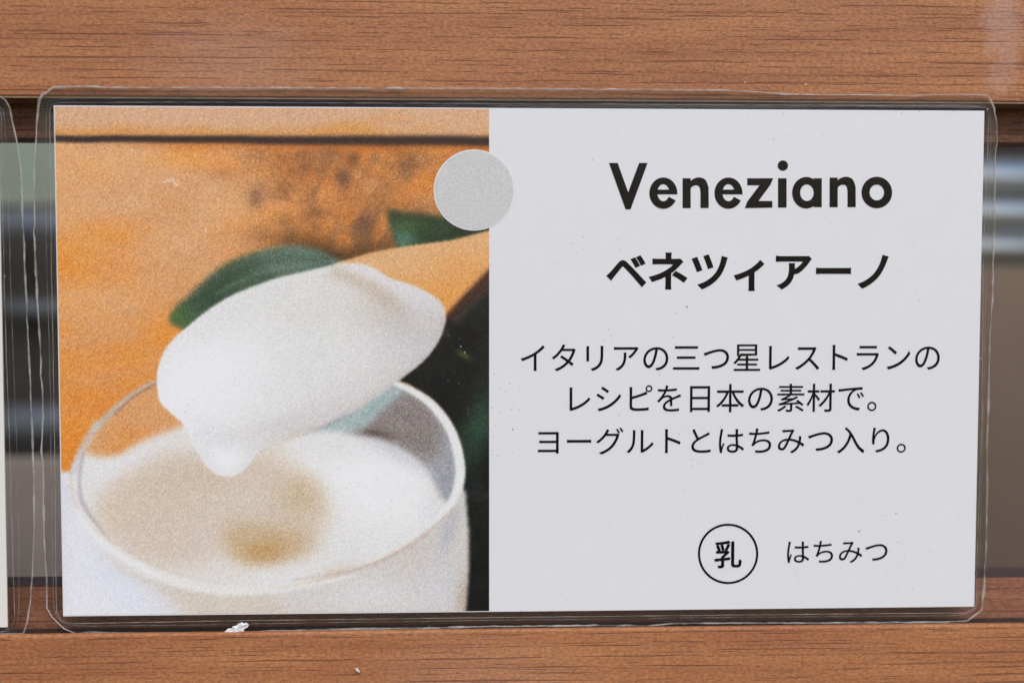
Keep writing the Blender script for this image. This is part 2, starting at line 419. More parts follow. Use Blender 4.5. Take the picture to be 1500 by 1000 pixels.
def stroke(pts, half, soft):                                # half may be a list, one half-width per control point
    p = spline(pts, False, 6); hw = np.interp(np.linspace(0, 1, len(p)), np.linspace(0, 1, len(np.atleast_1d(half))), np.atleast_1d(half)) if np.ndim(half) else np.full(len(p), half)
    best = np.full(X.shape, 1e9)
    for i in range(len(p) - 1):
        a, b2 = p[i], p[i + 1]; d = b2 - a; l2 = d @ d + 1e-9
        t = np.clip(((X - a[0]) * d[0] + (Y - a[1]) * d[1]) / l2, 0, 1)
        best = np.minimum(best, np.hypot(X - a[0] - t * d[0], Y - a[1] - t * d[1]) - (hw[i] * (1 - t) + hw[i + 1] * t))
    return 1 / (1 + np.exp(np.clip(best / max(soft, 0.3) * 1.7, -40, 40)))
def blob(cx, cy, rx, ry, ang=0.0, p=1.0):
    c, s_ = math.cos(math.radians(ang)), math.sin(math.radians(ang)); dx, dy = X - cx, Y - cy
    return np.exp(-(((c * dx + s_ * dy) / rx) ** 2 + ((-s_ * dx + c * dy) / ry) ** 2) ** p)
def smooth(a, lo, hi):
    t = np.clip((a - lo) / (hi - lo), 0, 1); return t * t * (3 - 2 * t)

img = np.zeros(X.shape + (3,))
def lay(m, col):
    global img
    c = np.array(col, float) if np.ndim(col) == 1 else col
    img = img * (1 - m[..., None]) + c * m[..., None]
# table of orange wood
n1 = fbm(X, Y, 190, 75, 3, 4); n2 = fbm(X, Y, 70, 40, 21, 3); n3 = fbm(X, Y, 30, 26, 40, 3)
bias = 0.18 * smooth(Y, 260, 560) + 0.10 * smooth(X, 250, 520) - 0.12 * blob(160, 300, 140, 110) - 0.05
tt = smooth(n1 * 0.65 + n2 * 0.35 + bias, 0.25, 0.78)
wood = np.array([214, 162, 116.]) * (1 - tt[..., None]) + np.array([228, 140, 56.]) * tt[..., None]
wood = wood + (n2[..., None] - 0.5) * np.array([14, 26, 34.])
lay(np.ones(X.shape), wood)
rg = smooth(X, 330, 470) * smooth(Y, 205, 235) * (1 - 0.4 * smooth(X, 600, 700))
lay(rg * 0.60, np.array([176, 108, 56.]) + (n2[..., None] - 0.5) * np.array([110, 95, 60.]))
lay(rg * smooth(n3, 0.48, 0.85) * 0.5, (122, 86, 58))
lay(rg * smooth(fbm(X + 0.4 * Y, Y, 34, 60, 91, 3), 0.50, 0.80) * 0.5, (138, 98, 70)); lay(rg * smooth(fbm(X, Y, 46, 34, 133, 3), 0.55, 0.85) * 0.4, (206, 156, 108))
for sx, sy, r1, r2, a in ((518, 234, 8, 10, .8), (503, 262, 8, 14, .7), (375, 291, 9, 12, .7), (535, 332, 12, 13, .85), (592, 248, 9, 14, .45), (460, 316, 8, 14, .5), (445, 245, 7, 20, .35), (420, 330, 9, 12, .4), (490, 222, 14, 7, .45), (560, 210, 40, 8, .25), (380, 225, 30, 10, .25), (610, 312, 20, 8, .6), (325, 255, 20, 9, .25)):
    lay(blob(sx, sy, r1 * 1.3, r2 * 1.4) * a * 0.68, (92, 66, 56))
# upper board and the joint
ln = 203.5 + 0.006 * (X - 80) + 1.5 * (vnoise(X, Y, 45, 400, 5) - 0.5)
up = 1 / (1 + np.exp(np.clip((Y - ln) / 2.0, -40, 40)))
ub_col = np.array([210, 166, 130.]) * np.ones(X.shape + (1,)); tu = smooth(fbm(X, Y, 150, 34, 77, 3) + 0.012 * (Y - 182), 0.36, 0.86)
ub_col = ub_col * (1 - tu[..., None]) + np.array([211, 148, 84.]) * tu[..., None]
lay(up, ub_col)
hw = 4.4 + 2.6 * smooth(X, 90, 700)
jn = np.exp(-np.abs((Y - ln) / (hw * 1.25)) ** 3.2)
lay(jn * 0.97, (46, 32, 32))
lay(np.exp(-((Y - ln - 10) / 6) ** 2) * 0.35 * smooth(X, 80, 300), (178, 92, 30))
# shadow by the leaves
lay(blob(480, 374, 60, 13, 12) * 0.95, (62, 42, 30)); lay(blob(540, 366, 48, 14, -14) * 0.75, (92, 62, 34)); lay(blob(440, 352, 60, 14, 8) * 0.5, (90, 62, 36))
# leaves
lf = mask([(249, 470), (258, 450), (276, 434), (300, 410), (330, 387), (365, 371), (402, 362), (440, 360), (470, 367), (497, 381), (520, 392), (480, 420), (380, 460), (300, 490), (262, 478)], 4)
lc = np.array([66, 86, 66.]) + smooth(X, 320, 440)[..., None] * np.array([36, 38, 42.]) * (1 - 0.5 * smooth(Y, 385, 412))[..., None] + (n3[..., None] - .5) * 26
lay(lf, lc * 0.94 + 6); lay(lf * stroke([(262, 466), (320, 428), (390, 398), (470, 384)], [1, 2, 2, 1], 2.5) * 0.35, (120, 146, 128)); lay(lf * stroke([(300, 436), (345, 400), (410, 380), (480, 380)], 5, 6) * 0.3, (44, 64, 50)); lay(lf * blob(258, 466, 26, 20) * 0.8, (82, 118, 58)); lay(lf * blob(300, 440, 45, 12, -38) * 0.45, (40, 62, 44))
lf2 = mask([(568, 309), (600, 313), (645, 317), (720, 330), (720, 380), (600, 380), (584, 366), (575, 342)], 3.5)
lay(lf2, np.array([48, 64, 46.]) + (n3[..., None] - .5) * 24); lay(lf2 * blob(590, 352, 22, 24) * 0.75, (92, 130, 108)); lay(lf2 * blob(600, 330, 26, 12) * 0.4, (70, 100, 40)); lay(lf2 * smooth(X, 640, 700) * 0.6, (30, 44, 32))
# dark foliage and shadow at right
dk = mask([(730, 405), (690, 428), (655, 466), (618, 515), (568, 556), (610, 690), (640, 800), (660, 960), (740, 960), (740, 500)], 1.5, False)
lay(dk, np.array([24, 25, 24.]) + (n3[..., None] - .5) * 22); lay(dk * blob(702, 625, 26, 60, 20) * 0.75, (52, 82, 62)); lay(dk * blob(690, 700, 30, 50) * 0.3, (40, 52, 44)); lay(dk * blob(680, 520, 12, 5, 30) * 0.8, (80, 88, 46)); lay(dk * blob(690, 440, 40, 26, -40) * 0.35, (30, 46, 44))
# wooden spoon handle
spn = mask([(490, 386), (540, 371), (580, 363), (620, 357), (660, 352), (730, 334), (730, 393), (700, 418), (672, 443), (648, 462), (600, 455), (520, 440)], 1.4, False)
ts = smooth(fbm(X, Y, 150, 60, 55, 3) * 0.6 + 0.006 * (Y - 372) + 0.22, 0.30, 0.95)
lay(spn, np.array([220, 172, 124.]) * (1 - ts[..., None]) + np.array([224, 156, 84.]) * ts[..., None])
lay(stroke([(735, 386), (708, 414), (680, 440), (652, 470)], [9, 8, 6, 4], 3.0), (70, 44, 36)); lay(stroke([(735, 408), (700, 436), (668, 468)], 5, 3.5) * 0.6, (84, 60, 52))
# glass: body below the rim
body = mask([(60, 700), (104, 690), (110, 730), (160, 785), (392, 700), (560, 740), (668, 700), (682, 720), (687, 780), (687, 830), (683, 880), (676, 960), (60, 960)], 2.5, False)
bc = np.array([205, 200, 194.]) * np.ones(X.shape + (1,))
lay(body, bc)
lay(body * (1 - smooth(X, 175, 320)), (228, 229, 237)); lay(body * blob(185, 868, 70, 22, 42) * 0.6, (210, 222, 246))
wedge = mask([(136, 782), (170, 812), (215, 842), (290, 866), (400, 878), (420, 960), (318, 960), (272, 890), (222, 858), (170, 830)], 9)
lay(wedge * body * 0.9, (201, 187, 166))
lay(body * blob(330, 885, 90, 30) * 0.35, (226, 224, 220)); lay(body * blob(540, 870, 90, 30) * 0.45, (226, 226, 230)); lay(body * blob(620, 812, 40, 30, -40) * 0.5, (204, 192, 184)); lay(body * blob(658, 775, 10, 36, 14) * 0.6, (168, 170, 178)); lay(body * blob(680, 880, 12, 34) * 0.6, (172, 150, 122)); lay(body * blob(640, 850, 34, 50) * 0.35, (204, 206, 220)); lay(body * blob(100, 720, 14, 30) * 0.35, (196, 192, 202)); lay(body * blob(96, 840, 10, 120) * 0.4, (206, 205, 214))
# glass: inside the rim
RIM = [(228, 557), (198, 571), (168, 595), (141, 619), (123, 646), (108, 674), (104, 702), (112, 738), (140, 777), (187, 813), (251, 845), (336, 863), (421, 858), (507, 838), (571, 813), (626, 779), (664, 740), (679, 702), (677, 664), (664, 625), (639, 591), (609, 570), (583, 558), (480, 540), (340, 536)]
inn = mask(RIM, 1.6)
lay(inn, (214, 156, 104)); lay(inn * smooth(n2, 0.45, 0.7) * 0.4, (222, 140, 66))
back = mask([(430, 640), (470, 620), (540, 585), (580, 556), (660, 600), (690, 700), (670, 760), (620, 700), (540, 660)], 2, False)
lay(inn * back, (160, 160, 163)); 
lay(inn * mask([(566, 590), (590, 574), (622, 582), (642, 612), (648, 648), (622, 676), (580, 662), (545, 650), (512, 636)], 9) * 0.9, (134, 124, 119))
lay(inn * blob(545, 634, 34, 7, 8) * 0.8, (92, 76, 72)); lay(inn * blob(662, 690, 16, 50, 14) * 0.6, (150, 156, 164)); lay(inn * mask([(440, 640), (500, 612), (575, 562), (588, 572), (556, 604), (528, 630), (480, 640)], 4) * 0.85, (172, 188, 186)); lay(inn * blob(545, 600, 30, 6, -42) * 0.5, (140, 164, 160))
# foam surface
foam = mask([(118, 664), (140, 668), (172, 668), (206, 647), (250, 630), (300, 618), (400, 640), (470, 632), (530, 640), (582, 656), (622, 686), (650, 735), (690, 760), (640, 900), (340, 930), (130, 840), (90, 720)], 5)
foam = foam * inn
lay(foam, (224, 221, 218))
lay(foam * blob(170, 690, 50, 26, -25) * 0.8, (234, 233, 236)); lay(foam * blob(540, 705, 110, 70, 15, 1.4) * 0.9, (248, 248, 248)); lay(foam * blob(580, 662, 80, 14, 28) * 0.6, (186, 186, 194)); lay(foam * blob(640, 735, 18, 34, 20) * 0.4, (200, 200, 206)); lay(foam * blob(500, 655, 60, 20) * 0.35, (206, 200, 198))
tan = mask([(140, 755), (150, 715), (200, 682), (260, 660), (330, 668), (390, 660), (440, 690), (478, 722), (488, 752), (470, 780), (420, 800), (330, 800), (290, 830), (230, 830), (170, 800)], 14)
lay(foam * tan * 0.85, (207, 189, 170)); lay(foam * blob(190, 735, 55, 22, -35) * 0.3, (214, 196, 166)); lay(foam * blob(395, 650, 26, 14) * 0.6, (214, 203, 186)); lay(foam * blob(350, 735, 55, 40) * 0.4, (212, 203, 190))
lay(foam * blob(300, 790, 50, 20) * 0.35, (212, 200, 196)); lay(foam * blob(285, 700, 80, 26, -8) * 0.35, (200, 180, 154)); lay(foam * blob(440, 725, 32, 34, 30) * 0.6, (196, 172, 136))
hon = mask([(330, 778), (350, 765), (400, 768), (450, 780), (466, 798), (450, 812), (415, 822), (380, 829), (352, 816), (338, 800)], 12)
lay(foam * hon * 0.6, (188, 158, 116)); lay(foam * blob(386, 808, 40, 18, -6) * 0.65, (184, 138, 76)); lay(foam * blob(345, 796, 22, 22) * 0.35, (196, 170, 124))
lay(foam * blob(430, 838, 80, 12, -6) * 0.7, (226, 223, 220)); lay(foam * blob(320, 835, 50, 12, 10) * 0.5, (214, 206, 198)); lay(foam * blob(496, 838, 34, 12, -15) * 0.5, (196, 178, 150))
# rim lines
lay(stroke([(229, 558), (198, 574), (168, 599), (141, 626)], [1.8, 3, 4.5, 5.5], 2.0) * 0.75, (190, 182, 176)); lay(stroke([(141, 622), (122, 656), (110, 690)], [5, 6.5, 7], 3) * 0.7, (200, 197, 200))
lay(stroke([(228, 562), (196, 581), (168, 606)], 1.5, 1.2) * 0.5, (120, 104, 92)); lay(stroke([(122, 662), (117, 700), (122, 738), (152, 780)], [1, 2, 3.2, 1.5], 2.2) * 0.6, (160, 150, 156))
lay(stroke([(116, 748), (142, 786), (190, 821), (255, 850), (330, 865), (420, 862), (520, 842)], [3, 6, 7, 6.5, 5, 3, 0.2], 3.2) * 0.72, (244, 243, 240)); lay(stroke([(150, 782), (190, 808), (250, 838), (330, 854)], 2, 2.2) * 0.35, (196, 186, 174))
lay(stroke([(579, 561), (607, 574), (636, 596), (660, 630), (672, 668), (673, 704), (660, 738), (630, 772)], [3, 5, 6, 6.5, 7, 7, 6, 3], 1.8) * 0.95, (236, 237, 233))
lay(stroke([(662, 745), (620, 783), (567, 816), (505, 838), (430, 848)], [2, 3, 2.5, 1.6, 0.3], 2.2) * 0.5, (182, 168, 162))
# the white quenelle on the spoon with its drip
QUE = [(231, 544), (240, 517), (255, 496), (279, 475), (309, 451), (345, 430), (400, 409), (436, 400), (470, 392), (507, 385), (541, 390), (571, 407), (609, 420), (639, 437), (652, 456), (650, 478), (640, 502), (622, 526), (592, 551), (568, 569), (529, 595), (490, 614), (455, 630), (420, 643), (390, 654), (376, 664), (362, 682), (345, 695), (324, 696), (306, 686), (293, 667), (279, 640), (267, 619), (250, 604), (235, 588), (231, 566)]
q = mask(QUE, 1.5)
qc = np.array([220, 218, 215.]) * np.ones(X.shape + (1,)); lay(q, qc)
lay(q * blob(300, 560, 120, 85, -30, 1.3), (250, 250, 252)); lay(q * blob(330, 675, 30, 26), (250, 250, 251)); lay(q * blob(470, 455, 140, 40, -10) * 0.35, (212, 206, 196))
lay(q * stroke([(492, 400), (530, 412), (560, 432), (590, 462)], [5, 10, 14, 8], 9) * 0.62, (182, 158, 130)); lay(q * blob(560, 462, 46, 20, 20) * 0.4, (198, 186, 168))
lay(q * stroke([(520, 392), (560, 410), (606, 432), (640, 462)], [6, 9, 14, 10], 6) * 0.7, (224, 220, 222)); lay(q * blob(645, 480, 20, 30) * 0.6, (204, 190, 188)); lay(q * blob(600, 510, 60, 34, -45) * 0.35, (208, 204, 204))
lay(q * stroke([(660, 490), (632, 534), (578, 580), (500, 628), (430, 660)], [20, 24, 26, 26, 22], 16) * 0.6, (190, 184, 180))
lay(q * stroke([(652, 490), (628, 528), (572, 572), (494, 617), (430, 644)], [4, 6, 7, 8, 8], 6) * 0.45, (184, 174, 166))
lay(q * blob(600, 480, 66, 50, 30) * 0.65, (194, 188, 187)); lay(q * stroke([(560, 540), (480, 592), (400, 626), (330, 640)], [16, 18, 16, 8], 14) * 0.35, (204, 200, 198)); lay(q * blob(300, 625, 24, 16, 30) * 0.35, (216, 214, 217)); lay(q * stroke([(300, 660), (318, 684), (345, 690), (366, 668)], 3, 5) * 0.4, (212, 208, 206)); lay(q * blob(330, 470, 90, 16, -28) * 0.3, (213, 212, 208)); lay(q * blob(430, 540, 120, 50, -28) * 0.3, (219, 217, 215)); lay(q * blob(420, 620, 70, 16, -14) * 0.45, (204, 200, 198)); lay(q * blob(330, 640, 40, 14) * 0.35, (214, 212, 214)); lay(q * blob(400, 655, 22, 10) * 0.6, (212, 202, 192))
# printer's stochastic grain
lum = img.mean(-1) / 255
img = np.where(img > 218, 218 + (img - 218) * 0.55, img)
amp = 0.035 + 0.165 * np.clip(1 - np.abs(lum - 0.52) / 0.55, 0, 1)
g = rng.normal(size=X.shape)
gc = rng.normal(size=X.shape + (3,))
img = img + (amp * 72)[..., None] * g[..., None] + (amp * 24)[..., None] * gc
lay(((rng.random(X.shape) < 0.0004)).astype(float) * 0.4, (70, 62, 56))
for pts in ([(239, 267), (242, 266)], [(245, 264), (249, 266)], [(252, 262), (255, 266), (258, 271), (261, 271)], [(301, 337), (302, 340)], [(192, 219), (194, 220)]):
    lay(stroke(pts, 1.0, 0.8) * 0.8, (236, 226, 216))            # ink chipped off
img = np.clip(img, 6, 248)
PRINT = np.clip((lin(img) - 0.006) * 1.15, 0.003, 0.93)

# ------------------------------------------------------------------ cards
def resample(pts, step, jitter=0.0, seed=1, closed=True):
    r = np.random.default_rng(seed); P = np.array(pts, float); out = []
    m = len(P)
    for i in range(m if closed else m - 1):
        a, b2 = P[i], P[(i + 1) % m]; d = np.linalg.norm(b2 - a); k = max(1, int(d / step))
        for j in range(k):
            p = a + (b2 - a) * j / k
            out.append(p + r.normal(size=2) * jitter)
    return np.array(out)
def px_to_uv(pts): return np.array([to_card(*p) for p in pts])

def quad_frame(uv4):                                        # bilinear map over TL TR BR BL
    TL, TR, BR, BL = [np.array(p) for p in uv4]
    return lambda s_, t_: (TL * (1 - s_) + TR * s_) * (1 - t_) + (BL * (1 - s_) + BR * s_) * t_

PAPER_T = 0.30
def make_card(root, outline_px, seal_px, paper_uv, paper_mat_, film_lift=0.11, seed=3):
    # paper: a thin slab
    V, F = [], []
    for n in (0.0, -PAPER_T):
        for p in paper_uv: V.append(card_pt(p[0], p[1], n))
    F = [(3, 2, 1, 0), (4, 5, 6, 7)] + [(i, (i + 1) % 4, (i + 1) % 4 + 4, i + 4) for i in range(4)]
    from_pts('paper', V, F, paper_mat_, root)
    # film: outline -> seal crease -> shoulder -> flat over the paper, all stitched by equal parameter rings
    cen = np.mean(paper_uv, axis=0)
    out_uv = px_to_uv(resample(outline_px, 9, 0.22, seed))
    seal_uv = px_to_uv(resample(seal_px, 14, 0.15, seed + 1))
    pu = np.array(paper_uv)
    def ring_from(poly, n):                                 # points on poly evenly by arc length, start nearest the top-left corner
        P = np.vstack([poly, poly[:1]]); d = np.r_[0, np.cumsum(np.linalg.norm(np.diff(P, axis=0), axis=1))]
        s_ = np.linspace(0, d[-1], n, endpoint=False)
        return np.c_[np.interp(s_, d, P[:, 0]), np.interp(s_, d, P[:, 1])]
    n = 420
    def polar(poly, n):                                     # same directions for every ring, in box-normalised angle
        hw_, hh_ = (pu[:, 0].max() - pu[:, 0].min()) / 2, (pu[:, 1].max() - pu[:, 1].min()) / 2
        q_ = (poly - cen) / np.array([hw_, hh_]); R_ = []
        Q = np.vstack([q_, q_[:1]])
        for k in range(n):
            a = 2 * math.pi * k / n; d = np.array([math.cos(a), math.sin(a)]); best = None
            x1, y1 = Q[:-1, 0], Q[:-1, 1]; ex, ey = np.diff(Q[:, 0]), np.diff(Q[:, 1])
            den = d[0] * ey - d[1] * ex
            with np.errstate(divide='ignore', invalid='ignore'):
                t_ = (x1 * ey - y1 * ex) / den; s_ = (x1 * d[1] - y1 * d[0]) / den
            ok = (s_ >= -1e-9) & (s_ <= 1 + 1e-9) & (t_ > 0)
            R_.append(d * (t_[ok].max() if ok.any() else 1.0) * np.array([hw_, hh_]) + cen)
        return np.array(R_)
    ro = polar(out_uv, n); rs = polar(seal_uv, n); rp = polar(pu, n)
    def inset(R_, m_): 
        d = R_ - cen; q = np.abs(d) ; return cen + d * (1 - m_ / np.maximum(np.maximum(q[:, :1], q[:, 1:]), 1e-6))
    rings_f = [(ro, 0.02), (0.5 * ro + 0.5 * rs, -0.02), (inset(rs, -0.18), -0.02), (rs, 0.04), (0.5 * rs + 0.5 * rp, 0.05), (inset(rp, -0.12), 0.10), (inset(rp, 0.2), film_lift), (inset(rp, 3.0), film_lift)]
    V, F = [], []
    for R_, nn in rings_f:
        for p in R_: V.append(card_pt(p[0], p[1], nn))
    k_ = len(rings_f)
    for r_ in range(k_ - 1):
        for i in range(n):
            j = (i + 1) % n; F.append((r_ * n + i, r_ * n + j, (r_ + 1) * n + j, (r_ + 1) * n + i))
    V.append(card_pt(cen[0], cen[1], film_lift)); c0 = len(V) - 1
    for i in range(n): F.append(((k_ - 1) * n + i, (k_ - 1) * n + (i + 1) % n, c0))
    from_pts('front_film', V, F, M_film, root, smooth=True)
    V = [card_pt(p[0], p[1], -0.10) for p in ro] + [card_pt(p[0], p[1], -0.16) for p in rs] + [card_pt(p[0], p[1], -PAPER_T - 0.08) for p in rp]
    V.append(card_pt(cen[0], cen[1], -PAPER_T - 0.08)); F = []
    for r_ in range(2):
        for i in range(n):
            j = (i + 1) % n; F.append(((r_ + 1) * n + i, (r_ + 1) * n + j, r_ * n + j, r_ * n + i))
    for i in range(n): F.append((2 * n + (i + 1) % n, 2 * n + i, 3 * n))
    from_pts('back_film', V, F, M_film_back, root, smooth=True)
    # rough cut edge, heat-seal crease, and a pale ring for film reflections
    r2 = np.random.default_rng(seed + 5)
    rad = 0.075 + 0.05 * np.abs(blur(r2.normal(size=(len(out_uv), 1)), 0.8)[:, 0]) * 1.6
    tube('cut_edge', [card_pt(p[0], p[1], -0.04) for p in out_uv], rad.tolist(), M_cut, root, 6, True)
    tube('seal_crease_glint', [card_pt(p[0], p[1], 0.075) for p in seal_uv], 0.05, M_crease, root, 5, True)
    mid = 0.70 * rs + 0.30 * ro + r2.normal(size=rs.shape) * 0.006
    tube('seal_crease_glint', [card_pt(p[0], p[1], 0.0) for p in mid], 0.06, M_glint, root, 5, True)  # faint outer ring: reflected light bands on the film, painted as a pale line

OUT1 = [(57, 147), (62, 139), (70, 135), (78, 128), (130, 127), (160, 128.5), (300, 129), (500, 129.5), (700, 130), (950, 131.5), (1060, 132.5), (1110, 135), (1150, 138.5), (1220, 139.5), (1300, 139.5), (1335, 141), (1360, 139), (1430, 139), (1446, 140), (1451, 148), (1456, 158), (1460, 178), (1461.5, 206), (1458, 225), (1457.5, 285), (1457, 335), (1455, 375), (1454.5, 420), (1453, 450), (1450.5, 490), (1449, 540), (1447.5, 600), (1446, 650), (1446, 720), (1444.5, 800), (1441.7, 860), (1438.5, 893), (1417, 909), (1380, 910.5), (1300, 911.5), (1100, 912), (985, 912.5), (950, 916), (900, 915.5), (715, 917), (610, 920), (526, 920.5), (475, 922), (400, 923.5), (357, 925.6), (300, 927), (240, 928), (180, 926.5), (130, 925.5), (111, 928), (94, 920.5), (77, 904), (68.5, 890), (68.5, 856), (67, 827), (65, 798), (63.6, 730), (63.6, 686), (60.5, 662), (63, 610), (62, 570), (60, 550), (60, 530), (58, 498), (56, 458), (53.6, 426), (52, 390), (51, 364), (49.5, 340), (51, 330), (50, 290), (50, 250), (52.4, 210), (54, 178)]
SEAL1 = [(73, 160), (77, 153), (86, 150.5), (300, 150), (700, 152), (1100, 154), (1434, 156), (1444, 159), (1447.7, 172), (1445.5, 248), (1443, 300), (1440, 390), (1438, 600), (1436, 685), (1432, 772), (1430, 875), (1427, 890), (1414, 897), (1100, 899.5), (700, 904), (400, 907.5), (101, 912.5), (90, 908), (83, 895), (82, 834), (81, 710), (78, 510), (75.6, 400), (75, 310), (73.6, 210)]
bottom1 = card_pt(0, -CARD_H / 2 - 2)
card1 = empty('laminated_card', bottom1, 'laminated dessert name card with spoon photo and black Japanese lettering', 'card', 'laminated cards in the frame')
hwid = 56.5
paper1 = [(-hwid, CARD_H / 2), (hwid, CARD_H / 2), (hwid, -CARD_H / 2), (-hwid, -CARD_H / 2)]
make_card(card1, OUT1, SEAL1, paper1, M_paper, seed=3)

# printed picture: dense sheet carrying the ink colours
def print_mat():
    m, t, out = newmat('printed_ink_picture')
    p = t.nodes.new('ShaderNodeBsdfPrincipled'); L(t, p.outputs[0], out.inputs[0])
    a = t.nodes.new('ShaderNodeAttribute'); a.attribute_name = 'ink'; L(t, a.outputs['Color'], p.inputs['Base Color'])
    p.inputs['Roughness'].default_value = 0.65; p.inputs['Specular IOR Level'].default_value = 0.2
    return m
PP = CO + GU[..., None] * np.array([1.0, 0, 0]) + GV[..., None] * CU + CN * 0.03
me = bpy.data.meshes.new('printed_picture')
nv = NX * NY; nf = (NX - 1) * (NY - 1)
me.vertices.add(nv); me.vertices.foreach_set('co', (PP.reshape(-1) * MM).astype(np.float32))
jj, ii = np.meshgrid(np.arange(NX - 1), np.arange(NY - 1)); a0 = (ii * NX + jj).ravel()
quad = np.stack([a0, a0 + 1, a0 + 1 + NX, a0 + NX], 1).astype(np.int32)
me.loops.add(nf * 4); me.loops.foreach_set('vertex_index', quad.ravel())
me.polygons.add(nf); me.polygons.foreach_set('loop_start', np.arange(0, nf * 4, 4, dtype=np.int32)); me.polygons.foreach_set('loop_total', np.full(nf, 4, dtype=np.int32))
me.update(calc_edges=True)
at = me.attributes.new('ink', 'FLOAT_COLOR', 'POINT')
at.data.foreach_set('color', np.concatenate([PRINT.reshape(-1, 3), np.ones((nv, 1))], 1).astype(np.float32).ravel())
pic = link_mesh('printed_picture', me, print_mat(), card1)
pic['label'] = 'printed photo of a spoon lifting white foam from a glass on an orange table'

# round grey dot printed where the picture meets the white
def disc(name, cx, cy, r, n_off, mat, parent, seg=72):
    uv = [to_card(cx + r * math.cos(a), cy + r * math.sin(a)) for a in np.linspace(0, 2 * math.pi, seg, endpoint=False)]
    return from_pts(name, [card_pt(p[0], p[1], n_off) for p in uv], [tuple(range(seg - 1, -1, -1))], mat, parent)
def dot_mat():
    m, t, out = newmat('grey_screened_ink')
    p = t.nodes.new('ShaderNodeBsdfPrincipled'); L(t, p.outputs[0], out.inputs[0])
    f = noise(t, coords(t), 4200, 3.0, 0.75)
    L(t, ramp(t, f, [(0.30, (0.53, 0.52, 0.51)), (0.70, (0.74, 0.735, 0.725))]), p.inputs['Base Color']); p.inputs['Roughness'].default_value = 0.7
    return m
disc('grey_dot', 694.5, 278.5, 59.3, 0.045, M_paper, card1)
d_ = disc('grey_dot', 694.5, 278.5, 57.6, 0.06, dot_mat(), card1); d_['label'] = 'round grey screened dot across the picture edge'

# ------------------------------------------------------------------ lettering
def uv_mesh(name, polys, parent, n0=0.035):                 # polys: list of (verts px, faces)
    V, F = [], []
    for k, (vs, fs) in enumerate(polys):
        b_ = len(V)
        for p in vs:
            q_ = to_card(*p); V.append(card_pt(q_[0], q_[1], n0 + 0.004 * (k % 3)))
        F += [tuple(b_ + i for i in f) for f in fs]
    return from_pts(name, V, F, M_ink, parent)
def zp(p): return (860 + p[0] * 0.32, 210 + p[1] * 0.32)
def poly(pts): return ([zp(p) for p in pts], [tuple(range(len(pts)))])
def band(a, b_, closed=False):                              # strip between two point rows
    n = len(a); vs = [zp(p) for p in list(a) + list(b_)]
    return (vs, [(i, (i + 1) % n, n + (i + 1) % n, n + i) for i in range(n if closed else n - 1)])
def ell(cx, cy, rx, ry, a0, a1, n=48):
    return [(cx + rx * math.cos(math.radians(a)), cy - ry * math.sin(math.radians(a))) for a in np.linspace(a0, a1, n)]
def glyph_e(cx):
    return [band(ell(cx, 228, 64, 71.5, 0, 332), ell(cx, 226, 27.5, 39, 0, 332)), poly([(cx - 31, 212), (cx + 62.5, 212), (cx + 64.5, 233.5), (cx - 31, 233.5)]),
            ]
def glyph_n(x, y0, y1):
    xo = spline([(x + 28, y0 + 28), (x + 44, y0 + 8), (x + 75, y0 - 2), (x + 105, y0 + 10), (x + 120, y0 + 48)], False, 6)
    xi = spline([(x + 28, y0 + 62), (x + 42, y0 + 42), (x + 60, y0 + 34), (x + 76, y0 + 40), (x + 82, y0 + 62)], False, 6)
    return [poly([(x, y0 + 2), (x + 37, y0 + 2), (x + 37, y1), (x, y1)]), band(xo, xi), poly([(x + 82, y0 + 61), (x + 119, y0 + 46), (x + 119.5, y1), (x + 82, y1)])]
title = [poly([(100, 90), (140, 90), (188, 224), (199, 302), (176, 302)]), poly([(188, 224), (238, 90), (277, 90), (199, 302)])]
title += glyph_e(349) + glyph_n(437, 158, 296) + glyph_e(647)
title += [poly([(733, 160), (852, 160), (838, 192), (733, 192)]), poly([(790, 191), (838, 191), (784, 265), (734, 265)]), poly([(734, 264), (848, 264), (848, 294), (722, 296.5)])]
title += [poly([(874, 160), (913, 160), (913, 294), (874, 294)]), poly(ell(896, 102, 23.5, 23.5, 360, 0, 40)[:-1])]
title += [band(ell(1003, 226, 64.5, 72, 0, 360, 60)[:-1], ell(1006, 226, 31, 38, 0, 360, 60)[:-1], True), poly([(1037, 160), (1074, 160), (1074, 292), (1037, 292)])]
title += glyph_n(1110, 155, 292)
title += [band(ell(1326, 225, 70, 72, 0, 360, 60)[:-1], ell(1326, 225, 33, 36, 0, 360, 60)[:-1], True)]
uv_mesh('title_lettering', title, card1)

